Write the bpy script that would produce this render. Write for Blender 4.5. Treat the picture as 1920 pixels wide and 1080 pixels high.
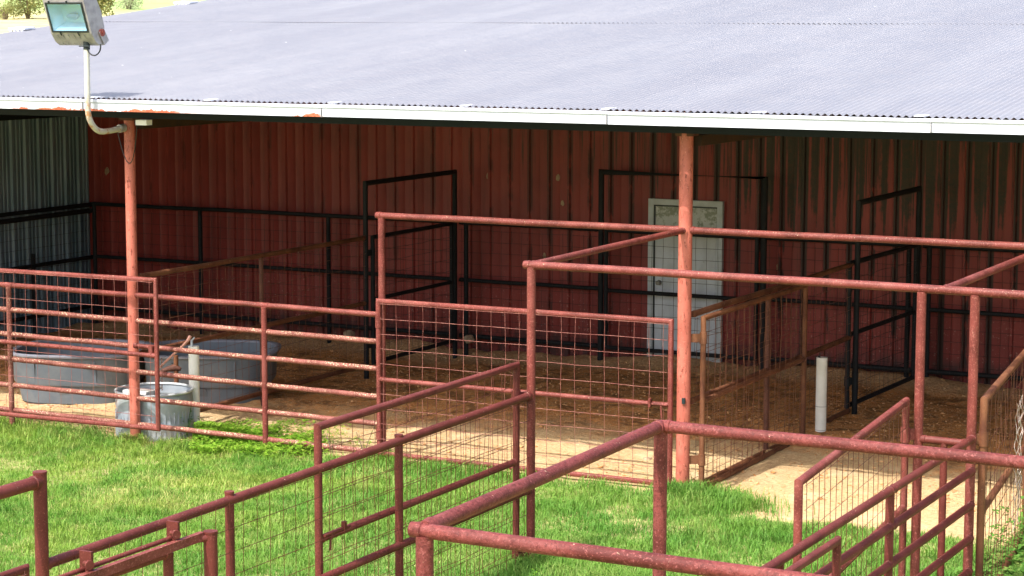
import bpy, math, random
import numpy as np
from mathutils import Vector, Matrix
random.seed(7); rng = np.random.default_rng(7)
S = bpy.context.scene
for o in list(bpy.data.objects): bpy.data.objects.remove(o)

# ------------------------------------------------------------------ camera
yaw, pitch, roll = 0.475476, 0.124164, 0.0015776
fw = Vector((-math.sin(yaw)*math.cos(pitch), math.cos(yaw)*math.cos(pitch), -math.sin(pitch)))
rt = Vector((math.cos(yaw), math.sin(yaw), 0)); up = rt.cross(fw)
r2 = rt*math.cos(roll)+up*math.sin(roll); u2 = up*math.cos(roll)-rt*math.sin(roll)
cam = bpy.data.cameras.new('camera'); co = bpy.data.objects.new('camera', cam); S.collection.objects.link(co)
co.matrix_world = Matrix(((r2.x,u2.x,-fw.x,0),(r2.y,u2.y,-fw.y,0),(r2.z,u2.z,-fw.z,4.5),(0,0,0,1)))
cam.sensor_width = 36; cam.lens = 4050.5/1920*36; cam.clip_start = .1; cam.clip_end = 6000
S.camera = co
S.render.resolution_x = 1024; S.render.resolution_y = 576
# ------------------------------------------------------------------ light
SUN = Vector((0.13, 0.66, -1.0)).normalized()
w = bpy.data.worlds.new('World'); S.world = w; w.use_nodes = True
nt = w.node_tree; bg = nt.nodes['Background']
sky = nt.nodes.new('ShaderNodeTexSky'); sky.sky_type = 'NISHITA'; sky.sun_disc = False
sky.sun_elevation = math.asin(-SUN.z); sky.sun_rotation = math.atan2(-SUN.x, -SUN.y)
sky.air_density = 1.0; sky.dust_density = 5.0; sky.ozone_density = 0.4
nt.links.new(sky.outputs[0], bg.inputs[0]); bg.inputs[1].default_value = 0.15
sl = bpy.data.lights.new('sun', 'SUN'); sl.energy = 2.6; sl.angle = math.radians(0.55); sl.color = (1, .955, .88)
so = bpy.data.objects.new('sun', sl); S.collection.objects.link(so); so.rotation_euler = SUN.to_track_quat('-Z', 'Y').to_euler()
S.view_settings.view_transform = 'Standard'; S.view_settings.look = 'None'
S.view_settings.exposure = 1.22; S.view_settings.gamma = 1

# ------------------------------------------------------------------ node materials
class N:
    def __init__(s, name):
        s.m = bpy.data.materials.new(name); s.m.use_nodes = True; s.t = s.m.node_tree
        s.b = s.t.nodes['Principled BSDF']; s.g = s.t.nodes.new('ShaderNodeNewGeometry')
        s.pos = s.g.outputs['Position']
    def lk(s, a, b): s.t.links.new(a, b)
    def val(s, inp, v):
        if hasattr(v, 'links') or hasattr(v, 'is_linked'): s.lk(v, inp)
        else: inp.default_value = v
    def map(s, scale):
        n = s.t.nodes.new('ShaderNodeMapping'); s.lk(s.pos, n.inputs[0]); n.inputs['Scale'].default_value = scale; return n.outputs[0]
    def noise(s, scale, detail=4, rough=.55, vec=None, stretch=None, dist=0):
        n = s.t.nodes.new('ShaderNodeTexNoise')
        if stretch: vec = s.map(stretch)
        s.lk(vec or s.pos, n.inputs['Vector']); n.inputs['Scale'].default_value = scale
        n.inputs['Detail'].default_value = detail; n.inputs['Roughness'].default_value = rough; n.inputs['Distortion'].default_value = dist
        return n.outputs['Fac']
    def ramp(s, f, a, b, lo=0., hi=1.):
        n = s.t.nodes.new('ShaderNodeMapRange'); s.val(n.inputs[0], f)
        for i, v in zip((1,2,3,4), (a,b,lo,hi)): n.inputs[i].default_value = v
        n.interpolation_type = 'SMOOTHSTEP'; return n.outputs[0]
    def math(s, op, a, b=0.):
        n = s.t.nodes.new('ShaderNodeMath'); n.operation = op; s.val(n.inputs[0], a); s.val(n.inputs[1], b); return n.outputs[0]
    def mix(s, f, a, b):
        n = s.t.nodes.new('ShaderNodeMix'); n.data_type = 'RGBA'; s.val(n.inputs[0], f)
        s.val(n.inputs[6], (*a, 1) if isinstance(a, tuple) else a); s.val(n.inputs[7], (*b, 1) if isinstance(b, tuple) else b)
        return n.outputs[2]
    def xyz(s):
        n = s.t.nodes.new('ShaderNodeSeparateXYZ'); s.lk(s.pos, n.inputs[0]); return n.outputs
    def bump(s, h, st=.3, d=.01):
        n = s.t.nodes.new('ShaderNodeBump'); n.inputs['Strength'].default_value = st; n.inputs['Distance'].default_value = d
        s.lk(h, n.inputs['Height']); s.lk(n.outputs[0], s.b.inputs['Normal'])
    def col(s, c): s.val(s.b.inputs['Base Color'], (*c, 1) if isinstance(c, tuple) else c); return s
    def set(s, rough=.5, metal=0., spec=.5):
        s.val(s.b.inputs['Roughness'], rough); s.b.inputs['Metallic'].default_value = metal
        s.b.inputs['Specular IOR Level'].default_value = spec; return s
M = {}
def pipe_mat(name, base, dark, light, lt=.62, spk=.0, lich=(.62,.5,.33), rough=.48, bump=.25, bs=90):
    n = N(name)
    c = n.mix(n.ramp(n.noise(5, 5), .35, .7), base, dark)
    c = n.mix(n.ramp(n.noise(75, 4, .75), lt, lt+.08, 0, .8), c, light)
    c = n.mix(n.ramp(n.noise(110, 3, .8), .54, .62, 0, .75), c, dark)
    c = n.mix(n.ramp(n.noise(2.2, 3, .6), .5, .7, 0, .25), c, light)
    if name == 'near_pipe': c = n.mix(n.ramp(n.noise(48, 4, .8), .52, .60, 0, .8), c, dark)
    if spk: 
        f = n.math('MULTIPLY', n.ramp(n.noise(70, 3, .6), .68-.12*spk, .76-.12*spk), n.ramp(n.noise(3.5, 2), .4, .58))
        n_up = n.t.nodes.new('ShaderNodeSeparateXYZ'); n.lk(n.g.outputs['Normal'], n_up.inputs[0])
        f = n.math('MULTIPLY', f, n.ramp(n_up.outputs[2], -.3, .4))
        c = n.mix(f, c, lich)
    n.col(c).set(rough+.08, 0, .3); n.bump(n.noise(bs, 3, .7), bump, .004); M[name] = n.m
pipe_mat('red_pipe', (.19,.042,.034), (.10,.020,.015), (.34,.12,.10), .54, .3)
pipe_mat('lichen_pipe', (.20,.056,.045), (.115,.029,.021), (.38,.165,.13), .52, 1.15)
pipe_mat('near_pipe', (.185,.040,.036), (.080,.014,.012), (.29,.09,.085), .55, .08, bump=1., bs=60, rough=.55)
pipe_mat('maroon_pipe', (.135,.029,.023), (.085,.016,.012), (.23,.065,.054), .56, .15)
pipe_mat('roof_post_red', (.52,.17,.125), (.42,.12,.085), (.62,.25,.19), .66, .1)
pipe_mat('brown_pipe', (.19,.078,.036), (.085,.028,.016), (.26,.12,.07), .6, .3)
pipe_mat('black_pipe', (.010,.012,.015), (.005,.006,.008), (.03,.03,.03), .66, .0, rough=.6)
pipe_mat('rust_iron', (.12,.05,.035), (.07,.028,.02), (.25,.10,.06), .6, .1, rough=.65)
def plain(name, c, rough=.5, metal=0., spec=.5, var=None, sc=8, bump=0):
    n = N(name); n.col(n.mix(n.ramp(n.noise(sc, 4, .6), .35, .7), c, var) if var else c).set(rough, metal, spec)
    if bump: n.bump(n.noise(sc*6, 3), bump, .005)
    M[name] = n.m
# roof posts: rust specks in a line
n = N('post_paint'); c = n.mix(n.ramp(n.noise(4,4),.4,.7), (.50,.145,.105), (.40,.105,.075))
c = n.mix(n.ramp(n.noise(32,4,.75,stretch=(1,1,.30)), .56, .63), c, (.20,.045,.03)); c = n.mix(n.ramp(n.noise(3,4,.7,stretch=(1,1,.6)), .55,.62,0,.6), c, (.28,.075,.05)); c = n.mix(n.ramp(n.xyz()[2],.30,-.05,0,.7), c, (.22,.08,.045)); c = n.mix(n.ramp(n.noise(60,3),.62,.72,0,.6), c, (.72,.33,.26))
n.col(c).set(.5,0,.4); n.bump(n.noise(60,3),.25,.004); M['post_paint'] = n.m
plain('wire_red', (.19,.048,.04), .6, 0, .4, (.34,.14,.11), 20); plain('wire_maroon', (.085,.02,.015), .6, 0, .3, (.15,.04,.025), 12)
plain('wire_brown', (.10,.032,.02), .6, 0, .3, (.20,.085,.045), 14)
plain('wire_dark', (.010,.008,.009), .6, 0, .3, (.03,.02,.018), 5)
plain('wire_bright', (.42,.38,.34), .45, .2, .5, (.42,.3,.24), 20)
plain('dark_beam', (.009,.013,.015), .7, 0, .2)
plain('rusty_beam', (.05,.025,.013), .8, 0, .3, (.03,.018,.012), 6)
n = N('galvanized_roof'); 
c = n.mix(n.ramp(n.noise(1.1,3,.5,stretch=(1.2,.12,1)), .3,.72), (.262,.267,.302), (.302,.307,.338))
c = n.mix(n.ramp(n.noise(9,4,.6,stretch=(1,.06,1)), .45,.75,0,.35), c, (.232,.237,.277))
c = n.mix(n.ramp(n.noise(5,2), .77,.80), c, (.6,.6,.6))
wn = n.t.nodes.new('ShaderNodeTexWhiteNoise'); wn.noise_dimensions = '1D'; n.lk(n.math('FLOOR', n.math('DIVIDE', n.math('ADD', n.xyz()[0], 20.5), 1.503)), wn.inputs['W'])
c = n.mix(n.math('MULTIPLY', wn.outputs['Value'], .16), c, (.22,.225,.26)); n.col(c).set(n.ramp(n.noise(3,3),.3,.7,.45,.6), .25, .4); M['galvanized_roof'] = n.m
n = N('gutter_white'); X, Y, Z = n.xyz()
base = n.mix(n.ramp(n.noise(.6,2,stretch=(1,1,1)),.35,.7), (.60,.64,.72), (.53,.57,.65))
r = n.math('ADD', n.ramp(X, -17.5,-17.2), 0); r = n.math('MULTIPLY', r, n.ramp(X, -12.9, -13.4))
r2_ = n.math('MULTIPLY', n.ramp(X, -11.9,-11.84), n.ramp(X, -11.50,-11.54)); r = n.math('MAXIMUM', r, r2_)
edge = n.math('ADD', n.ramp(Z, 3.60, 3.52), n.math('MULTIPLY', n.math('SUBTRACT', n.noise(6,5,.7,stretch=(1,1,.5)), .52), 2.6))
c = n.mix(n.math('MULTIPLY', r, n.ramp(edge,.68,.82)), base, n.mix(n.ramp(n.noise(40,3),.4,.6), (.52,.14,.07), (.30,.07,.035)))
n.col(c).set(.38,0,.5); M['gutter_white'] = n.m
# red siding
n = N('red_siding'); X, Y, Z = n.xyz()
c = n.mix(n.ramp(n.noise(1.3,4),.35,.7), (.275,.040,.033), (.205,.029,.025))
c = n.mix(n.ramp(n.noise(2.4,4,.7,stretch=(6,1,.25)), .5,.72,0,.5), c, (.15,.025,.02))
c = n.mix(n.math('MULTIPLY', n.ramp(n.noise(24,4,.7),.60,.66), n.ramp(Z,1.3,.2,0,.6)), c, (.50,.36,.30))
c = n.mix(n.math('MULTIPLY', n.ramp(n.noise(4,5,.7,stretch=(2,1,1)),.35,.6), n.ramp(Z,.32,.12,0,.85)), c, (.035,.02,.018))
ph = n.math('FRACT', n.math('DIVIDE', n.math('ADD', X, 20.90), .305))         # place within one panel rib
rib = n.math('MULTIPLY', n.ramp(ph,.70,.77), n.ramp(ph,1.0,.94)); flat = n.math('MULTIPLY', n.ramp(ph,.03,.10), n.ramp(ph,.50,.38))
wn = n.t.nodes.new('ShaderNodeTexWhiteNoise'); wn.noise_dimensions = '1D'; n.lk(n.math('FLOOR', n.math('DIVIDE', n.math('ADD', X, 20.90), .305)), wn.inputs['W']); pan = n.math('MULTIPLY', n.math('SUBTRACT', wn.outputs['Value'], .5), .14)
c = n.mix(n.ramp(pan,-.07,.07,0,.28), c, (.13,.026,.022))
rb = n.math('ADD', n.math('ADD', pan, n.noise(1.0,5,.7,stretch=(5,1,1.3))), n.math('ADD', n.ramp(X,-18.5,-9.5,-.14,.12), n.ramp(Z,.6,3.2,-.10,.06)))
c = n.mix(n.math('MULTIPLY', n.math('MULTIPLY', rib, n.ramp(rb,.44,.54,0,.92)), n.ramp(X,-16,-10,.45,1.)), c, (.016,.010,.008))  # dark rib lines: mildew, plus the ribs' shadow side painted into the colour
mg = n.math('ADD', n.math('ADD', n.math('ADD', pan, 0.0), n.math('ADD', n.math('MULTIPLY', n.noise(1.0,5,.65,stretch=(14,1,.12)), .8), n.math('MULTIPLY', n.noise(7,4,.7,stretch=(2,1,1)), .25))), n.math('ADD', n.math('MULTIPLY', flat,.20), n.math('ADD', n.ramp(Z,1.15,2.5,-.20,.12), n.ramp(X,-11.2,-9.2,-.34,.0))))
c = n.mix(n.math('MULTIPLY', n.ramp(mg,.645,.745), .93), c, n.mix(n.ramp(n.noise(14,4,.7),.42,.62), (.007,.016,.008), (.035,.017,.008)))
fs = n.math('ADD', n.noise(1.0,6,.75,stretch=(30,1,.5)), n.math('ADD', n.ramp(Z,1.5,3.2,-.12,.06), n.ramp(X,-17,-9.5,-.16,.03)))
c = n.mix(n.math('MULTIPLY', n.ramp(fs,.54,.60), .85), c, (.022,.014,.010))
n.col(c).set(.5,0,.4); M['red_siding'] = n.m
n = N('teal_siding'); c = n.mix(n.ramp(n.noise(1.6,3,stretch=(1,5,.4)),.35,.65), (.075,.135,.175), (.18,.245,.31))
n.col(c).set(.45,0,.5); M['teal_siding'] = n.m
n = N('door_paint'); X, Y, Z = n.xyz()
c = n.mix(n.ramp(n.noise(7,4,.6,stretch=(1,1,.4)),.4,.7), (.56,.62,.69), (.47,.52,.58))
g = n.math('ADD', n.math('MULTIPLY', n.noise(9,6,.75),1.0), n.ramp(Z,1.25,2.02,-.2,.10)); c = n.mix(n.ramp(Z,1.35,1.6,0,.5), c, (.40,.42,.38))
c = n.mix(n.ramp(g,.55,.66,0,.75), c, (.13,.16,.09)); c = n.mix(n.ramp(n.noise(18,4),.68,.72,0,.5), c, (.3,.3,.27))
n.col(c).set(.4,0,.5); M['door_paint'] = n.m
plain('frame_white', (.50,.56,.61), .45, 0, .5, (.42,.47,.50), 6)
plain('dark_gasket', (.01,.02,.025), .5); plain('black_cable', (.008,.01,.012), .45)
plain('white_pvc', (.86,.86,.81), .35, 0, .5, (.76,.76,.70), 5)
plain('lamp_grey', (.40,.385,.40), .5, .1, .5, (.27,.26,.275), 12, .2); plain('lamp_dirty', (.48,.47,.44), .6, 0, .4, (.28,.28,.26), 15)
plain('lamp_pole', (.62,.61,.57), .45, 0, .5, (.50,.44,.36), 4)
plain('reflector', (.80,.86,.88), .3, .3); plain('bolt_red', (.30,.07,.05), .6)
plain('galv_tank', (.46,.51,.57), .36, .3, .5, (.34,.40,.46), 5, .08); plain('galv_rim', (.66,.69,.71), .35, .35, .5, (.5,.55,.57), 9)
plain('water', (.10,.11,.09), .06); plain('box_white', (.78,.78,.74), .5)
plain('tank_plastic', (.115,.145,.18), .5, 0, .4, (.155,.18,.205), 4); plain('tank_rim', (.24,.25,.30), .5, 0, .4, (.17,.18,.22), 7)
plain('lever', (.72,.38,.29), .5, 0, .5, (.58,.27,.2), 20)
plain('stone', (.42,.32,.22), .9, 0, .2, (.25,.17,.11), 14, .6)
plain('steel_knob', (.2,.2,.2), .3, .8)
n = N('lamp_glass'); gl = n.t.nodes.new('ShaderNodeBsdfGlossy'); gl.inputs['Roughness'].default_value = .03; gl.inputs['Color'].default_value = (.9,1,1,1)
tr = n.t.nodes.new('ShaderNodeBsdfTransparent'); tr.inputs['Color'].default_value = (.60,.80,.97,1)
mx = n.t.nodes.new('ShaderNodeMixShader'); mx.inputs[0].default_value = .14; n.lk(tr.outputs[0], mx.inputs[1]); n.lk(gl.outputs[0], mx.inputs[2])
n.lk(mx.outputs[0], n.t.nodes['Material Output'].inputs[0]); M['lamp_glass'] = n.m
# leaves / grass
def leaf_mat(name, a, b, c3, sc=1.2, tl=.35):
    n = N(name); at = n.t.nodes.new('ShaderNodeAttribute'); at.attribute_name = 'tint'
    c = n.mix(n.ramp(n.noise(sc,4,.6),.38,.64), a, b); c = n.mix(n.ramp(n.noise(sc*6,4,.7),.5,.68,0,.5), c, c3); c = n.mix(n.ramp(n.noise(sc*5,3,.6,stretch=(1,1.1,1)),.5,.34,0,.45), c, tuple(x*.6 for x in a))
    c = n.mix(n.ramp(at.outputs['Fac'],.62,1.0,0,.8), c, c3)
    c = n.mix(n.ramp(at.outputs['Fac'],.3,.0,0,.45), c, tuple(x*.55 for x in a))
    if name == 'grass_blade': c = n.mix(n.ramp(n.xyz()[0],-12.5,-8.5,0,.55), c, (.115,.29,.045))
    n.col(c).set(.55,0,.25)
    t = n.t.nodes.new('ShaderNodeBsdfTranslucent'); n.lk(c, t.inputs[0]); m = n.t.nodes.new('ShaderNodeMixShader'); m.inputs[0].default_value = tl
    n.lk(n.b.outputs[0], m.inputs[1]); n.lk(t.outputs[0], m.inputs[2]); n.lk(m.outputs[0], n.t.nodes['Material Output'].inputs[0]); M[name] = n.m
leaf_mat('grass_blade', (.125,.30,.038), (.26,.40,.06), (.52,.49,.18), .9)
leaf_mat('clover_leaf', (.19,.42,.03), (.25,.44,.04), (.36,.45,.08), 3)
leaf_mat('weed_leaf', (.10,.26,.04), (.16,.34,.06), (.3,.38,.1), 3)
leaf_mat('juniper_leaf', (.15,.18,.05), (.24,.26,.08), (.30,.28,.10), .5, .2)
leaf_mat('hazed_bush_leaf', (.28,.35,.18), (.36,.42,.24), (.44,.46,.3), .5, .3)  # far bush foliage paled, distance haze painted into the leaf colour
plain('bark', (.16,.12,.08), .9)
# ground
n = N('ground'); X, Y, Z = n.xyz()
nz = n.noise(1.3,5,.65); n2 = n.noise(30,5,.75); n3 = n.noise(6,5,.7)
sand = n.mix(n.ramp(n2,.35,.65), (.47,.31,.155), (.62,.46,.26)); sand = n.mix(n.ramp(n.noise(55,3,.8),.60,.66,0,.75), sand, (.30,.18,.09)); sand = n.mix(n.ramp(n3,.5,.7,0,.5), sand, (.45,.30,.16)); sand = n.mix(n.ramp(n.noise(4.5,5,.75),.60,.68,0,.65), sand, (.33,.20,.10)); sand = n.mix(n.ramp(n.noise(1.6,4,.6),.52,.68,0,.5), sand, (.68,.54,.34))
muck = n.mix(n.ramp(n3,.35,.65), (.68,.30,.095), (.44,.18,.055)); muck = n.mix(n.ramp(n2,.52,.62), muck, (.56,.34,.165)); muck = n.mix(n.ramp(n.noise(70,2),.62,.67), muck, (.78,.58,.36)); muck = n.mix(n.math('MULTIPLY', n.ramp(n.noise(3,5,.7),.50,.62), .6), muck, (.11,.055,.025)); muck = n.mix(n.ramp(Y,25.3,25.9,0,.75), muck, n.mix(n.ramp(n2,.4,.6), (.50,.29,.14), (.76,.52,.30)))
yy = n.math('ADD', Y, n.math('MULTIPLY', n.math('SUBTRACT', nz,.5), 2.6))
c = n.mix(n.ramp(yy,20.7,21.9), sand, muck)
soil = n.mix(n.ramp(n3,.4,.62), (.20,.26,.07), (.42,.38,.17))
yb = n.math('ADD', n.math('ADD', Y, n.ramp(X,-7.9,-6.8,0,.55)), n.math('MULTIPLY', n.math('SUBTRACT', n.noise(2.2,5,.7),.5), 1.1))
c = n.mix(n.ramp(yb,18.62,18.82), soil, c)
dist = n.t.nodes.new('ShaderNodeVectorMath'); dist.operation = 'LENGTH'; n.lk(n.pos, dist.inputs[0]); D = dist.outputs['Value']
dn = n.math('ADD', D, n.math('MULTIPLY', n.noise(.02,3), 60.))
dry = n.mix(n.ramp(n.noise(.35,5),.35,.65), (.60,.50,.26), (.46,.42,.20)); green = n.mix(n.ramp(n.noise(.02,5),.4,.6), (.26,.40,.13), (.36,.46,.18))
far = n.mix(n.ramp(dn,232,262), dry, green)
out = n.math('MAXIMUM', n.ramp(X,-21.2,-21.8), n.ramp(D,45,60)); c = n.mix(out, c, far)
n.col(c).set(.95,0,.15); n.bump(n.math('ADD', n2, n.math('MULTIPLY', n.noise(11,4,.7),2.)), .8, .022); M['ground'] = n.m

# ------------------------------------------------------------------ mesh builder
class MB:
    def __init__(s): s.v = []; s.f = []
    def tube(s, pts, r, n=12, cap=True):
        pts = [Vector(p) for p in pts]; k = len(pts); rr = r if isinstance(r, (list, tuple)) else [r]*k
        b = len(s.v); t0 = (pts[1]-pts[0]).normalized()
        u = t0.orthogonal().normalized() if abs(t0.z) < .99 else Vector((1,0,0)); 
        if abs(t0.z) < .99: u = t0.cross(Vector((0,0,1))).normalized()
        for i, p in enumerate(pts):
            if i == 0: t = t0; sc = 1; 
            elif i == k-1: t = (p-pts[i-1]).normalized()
            else:
                a = (p-pts[i-1]).normalized(); c = (pts[i+1]-p).normalized(); t = (a+c).normalized()
            u = (u-t*u.dot(t)).normalized(); v = t.cross(u)
            bend = None
            if 0 < i < k-1:
                a = (p-pts[i-1]).normalized(); cs = a.dot(t)
                if cs < .995: bend = (a-t*cs).normalized(); mul = 1/max(.5, cs)
            for j in range(n):
                an = 2*math.pi*j/n; o = (u*math.cos(an)+v*math.sin(an))*rr[i]
                if bend is not None: o = o+bend*(o.dot(bend)*(mul-1))
                s.v.append(p+o)
        for i in range(k-1):
            for j in range(n):
                a = b+i*n+j; c = b+i*n+(j+1)%n; s.f.append((a, c, c+n, a+n))
        if cap: s.f.append(tuple(b+j for j in range(n-1,-1,-1))); s.f.append(tuple(b+(k-1)*n+j for j in range(n)))
        return s
    def loop(s, pts, r, n=12):      # closed mitred frame
        P = [Vector(p) for p in pts]; k = len(P); b = len(s.v)
        nn = (P[1]-P[0]).cross(P[2]-P[1]).normalized()
        for i in range(k):
            a = (P[i]-P[i-1]).normalized(); c = (P[(i+1)%k]-P[i]).normalized(); t = (a+c).normalized(); q = nn.cross(t).normalized()
            m = 1/max(.4, a.dot(t))
            for j in range(n):
                an = 2*math.pi*j/n; s.v.append(P[i]+nn*math.cos(an)*r+q*math.sin(an)*r*m)
        for i in range(k):
            for j in range(n):
                a = b+i*n+j; c = b+i*n+(j+1)%n; d = b+((i+1)%k)*n; s.f.append((a, c, d+(j+1)%n, d+j))
        return s
    def box(s, lo, hi, rot=None, c=None):
        b = len(s.v)
        for x in (lo[0],hi[0]):
            for y in (lo[1],hi[1]):
                for z in (lo[2],hi[2]):
                    p = Vector((x,y,z)); 
                    if rot: p = rot @ p
                    if c: p = p+Vector(c)
                    s.v.append(p)
        for f in ((0,1,3,2),(4,6,7,5),(0,4,5,1),(2,3,7,6),(0,2,6,4),(1,5,7,3)): s.f.append(tuple(b+i for i in f))
        return s
    def lathe(s, prof, c, n=32, sx=1., sy=1., pw=None, rot=0., close=False):
        b = len(s.v); c = Vector(c)
        for r, z in prof:
            for j in range(n):
                a = 2*math.pi*j/n; ca, sa = math.cos(a), math.sin(a)
                if pw: ca = math.copysign(abs(ca)**pw, ca); sa = math.copysign(abs(sa)**pw, sa)
                x, y = r*ca*sx, r*sa*sy
                s.v.append(c+Vector((x*math.cos(rot)-y*math.sin(rot), x*math.sin(rot)+y*math.cos(rot), z)))
        for i in range(len(prof)-1):
            for j in range(n):
                a = b+i*n+j; d = b+i*n+(j+1)%n; s.f.append((a, d, d+n, a+n))
        if close: s.f.append(tuple(b+j for j in range(n-1,-1,-1))); s.f.append(tuple(b+(len(prof)-1)*n+j for j in range(n)))
        return s
    def prism(s, poly, e):          # poly: 3-D points, e: extrusion vector
        b = len(s.v); k = len(poly); e = Vector(e)
        s.v += [Vector(p) for p in poly]+[Vector(p)+e for p in poly]
        s.f.append(tuple(range(b+k-1,b-1,-1))); s.f.append(tuple(range(b+k,b+2*k)))
        for i in range(k): j = (i+1)%k; s.f.append((b+i,b+j,b+k+j,b+k+i))
        return s
    def build(s, name, mat, parent=None, sharp=40, smooth=True):
        root = parent
        while root is not None and root.parent is not None: root = root.parent
        if root is not None: off = Vector(root.location)
        else:
            A = np.array([tuple(v) for v in s.v]); off = Vector(((A[:,0].min()+A[:,0].max())/2, (A[:,1].min()+A[:,1].max())/2, A[:,2].min()))
        me = bpy.data.meshes.new(name); me.from_pydata([tuple(v-off) for v in s.v], [], s.f); me.materials.append(M[mat])
        if smooth:
            me.polygons.foreach_set('use_smooth', [True]*len(me.polygons)); me.set_sharp_from_angle(angle=math.radians(sharp))
        me.update(); o = bpy.data.objects.new(name, me); S.collection.objects.link(o)
        if parent is not None: o.parent = parent
        else: o.location = off
        return o
def npmesh(name, V, F, mat, tint=None, smooth=False, k=None):
    me = bpy.data.meshes.new(name); V = np.asarray(V, np.float32); F = np.asarray(F, np.int32); k = F.shape[1]
    me.vertices.add(len(V)); me.vertices.foreach_set('co', V.ravel()); me.loops.add(F.size); me.loops.foreach_set('vertex_index', F.ravel())
    me.polygons.add(len(F)); me.polygons.foreach_set('loop_start', np.arange(len(F), dtype=np.int32)*k)
    me.polygons.foreach_set('loop_total', np.full(len(F), k, np.int32)) if hasattr(me.polygons[0], 'loop_total') and False else None
    if smooth: me.polygons.foreach_set('use_smooth', np.ones(len(F), bool))
    if tint is not None:
        a = me.attributes.new('tint', 'FLOAT', 'POINT'); a.data.foreach_set('value', np.asarray(tint, np.float32))
    me.materials.append(M[mat]); me.update(calc_edges=True); me.validate()
    o = bpy.data.objects.new(name, me); S.collection.objects.link(o); return o
def tag(o, label=None, cat=None, group=None, kind=None):
    if label: o['label'] = label
    if cat: o['category'] = cat
    if group: o['group'] = group
    if kind: o['kind'] = kind
    return o
def thing(name, loc, label, cat, group=None):
    o = bpy.data.objects.new(name, None); o.empty_display_size = .2; S.collection.objects.link(o); o.location = loc
    return tag(o, label, cat, group)
def rail(t, p, q, r, mat, name='rail', wob=0):
    p, q = Vector(p), Vector(q); pts = [p, q]
    if wob:
        k = 8; pts = [p.lerp(q, i/k)+Vector((0,0,random.uniform(-wob,wob) if 0 < i < k else 0)) for i in range(k+1)]
    d = (q-p).normalized(); e = r*.55+.004; pts = [pts[0], pts[0]+d*(r+e), pts[0]+d*(r+e+.004)]+pts[1:-1]+[pts[-1]-d*(r+e+.004), pts[-1]-d*(r+e), pts[-1]]
    return MB().tube(pts, [r*1.0, r*1.16, r]+[r]*(len(pts)-6)+[r, r*1.16, r], 16).build(name, mat, t)
def post(t, x, y, z0, z1, r, mat, name='post', cap=False):
    m = MB().tube([(x,y,z0),(x,y,z1)], r, 16)
    if cap: m.tube([(x,y,z1),(x,y,z1+.012)], r*1.06, 16)
    return m.build(name, mat, t)
def ball(t, c, r, mat, name='weld'):
    pr = [(r*math.sin(math.pi*i/8)+1e-4, -r*math.cos(math.pi*i/8)) for i in range(9)]
    return MB().lathe(pr, c, 14).build(name, mat, t)
def wires(t, a, b, z0, z1, mat, sp=.155, r=.0024, wob=.004, dz=None, name='wire_mesh', skip=None, lean=0):
    """welded stock panel between plan points a and b, from z0 up to z1"""
    a, b = Vector((*a,0)), Vector((*b,0)); L = (b-a).length; d = (b-a)/L; nrm = Vector((-d.y,d.x,0)); m = MB(); dz = dz or sp
    k = int(L/sp)
    for i in range(k+1):
        s = i*sp+(L-k*sp)/2; zz0 = z0
        if skip and skip(s): zz0 = skip(s)
        pts = []; seg = 7; ph = random.uniform(0,6); am = wob*random.uniform(.3,2.2)
        for j in range(seg+1):
            u = j/seg; o = am*math.sin(ph+u*random.uniform(3,5)) if 0 < j < seg else 0
            pts.append(a+d*(s+o+lean*(1-u)*math.sin(i*2.3)*.02)+nrm*random.uniform(-wob,wob)+Vector((0,0,zz0+(z1-zz0)*u)))
        m.tube(pts, r, 4, False)
    kz = int((z1-z0)/dz)
    for i in range(kz+1):
        z = z1-.02-i*dz
        if z < z0: break
        pts = [a+d*(L*j/10)+nrm*r*1.6+Vector((0,0,z+random.uniform(-wob,wob)*.9)) for j in range(11)]
        if skip and z < (skip(0) or -9): pts = [p for p in pts if (p-a).length > 1.0]
        m.tube(pts, r, 4, False)
    return m.build(name, mat, t, smooth=False)

# value noise for heights and masks
def vn(x, y, sc, seed):
    g = np.random.default_rng(seed).random((256,256)); X_ = x/sc+1000; Y_ = y/sc+1000; i = np.floor(X_).astype(int); j = np.floor(Y_).astype(int)
    u = X_-i; v = Y_-j; u = u*u*(3-2*u); v = v*v*(3-2*v); i %= 256; j %= 256; i1 = (i+1)%256; j1 = (j+1)%256
    return (g[i,j]*(1-u)+g[i1,j]*u)*(1-v)+(g[i,j1]*(1-u)+g[i1,j1]*u)*v
def sm(x, a, b): t = np.clip((x-a)/(b-a),0,1); return t*t*(3-2*t)
def gh(x, y):
    x = np.asarray(x, float); y = np.asarray(y, float); d = np.hypot(x, y)
    near = 1-sm(d, 45, 60); ins = sm(y, 18.6, 21.5)*(1-sm(y,26.6,28))*near
    h = -.13*sm(-x, 10.5, 13.5)*sm(y,15,18)*near-.05*sm(y,22,24)*near
    h += ins*((vn(x,y,.9,1)-.5)*.07+(vn(x,y,.28,2)-.5)*.04+(vn(x,y,.11,3)-.5)*.026)
    h += ins*.16*np.exp(-((y-26.3)/.35)**2)*(vn(x,y,.8,9))
    h += near*((vn(x,y,1.3,4)-.5)*.03+(vn(x,y,.2,5)-.5)*.012)
    h += near*.14*np.exp(-(((x+18.3)/1.8)**2+((y-23.8)/1.0)**2))+near*.10*np.exp(-(((x+12.8)/.9)**2+((y-23.0)/.8)**2))
    h += np.maximum(0, d-45)*.0262*sm(d,45,110)+sm(d,90,400)*vn(x,y,120,6)*3
    return h
def gz(x, y): return float(gh(x, y))

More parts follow.
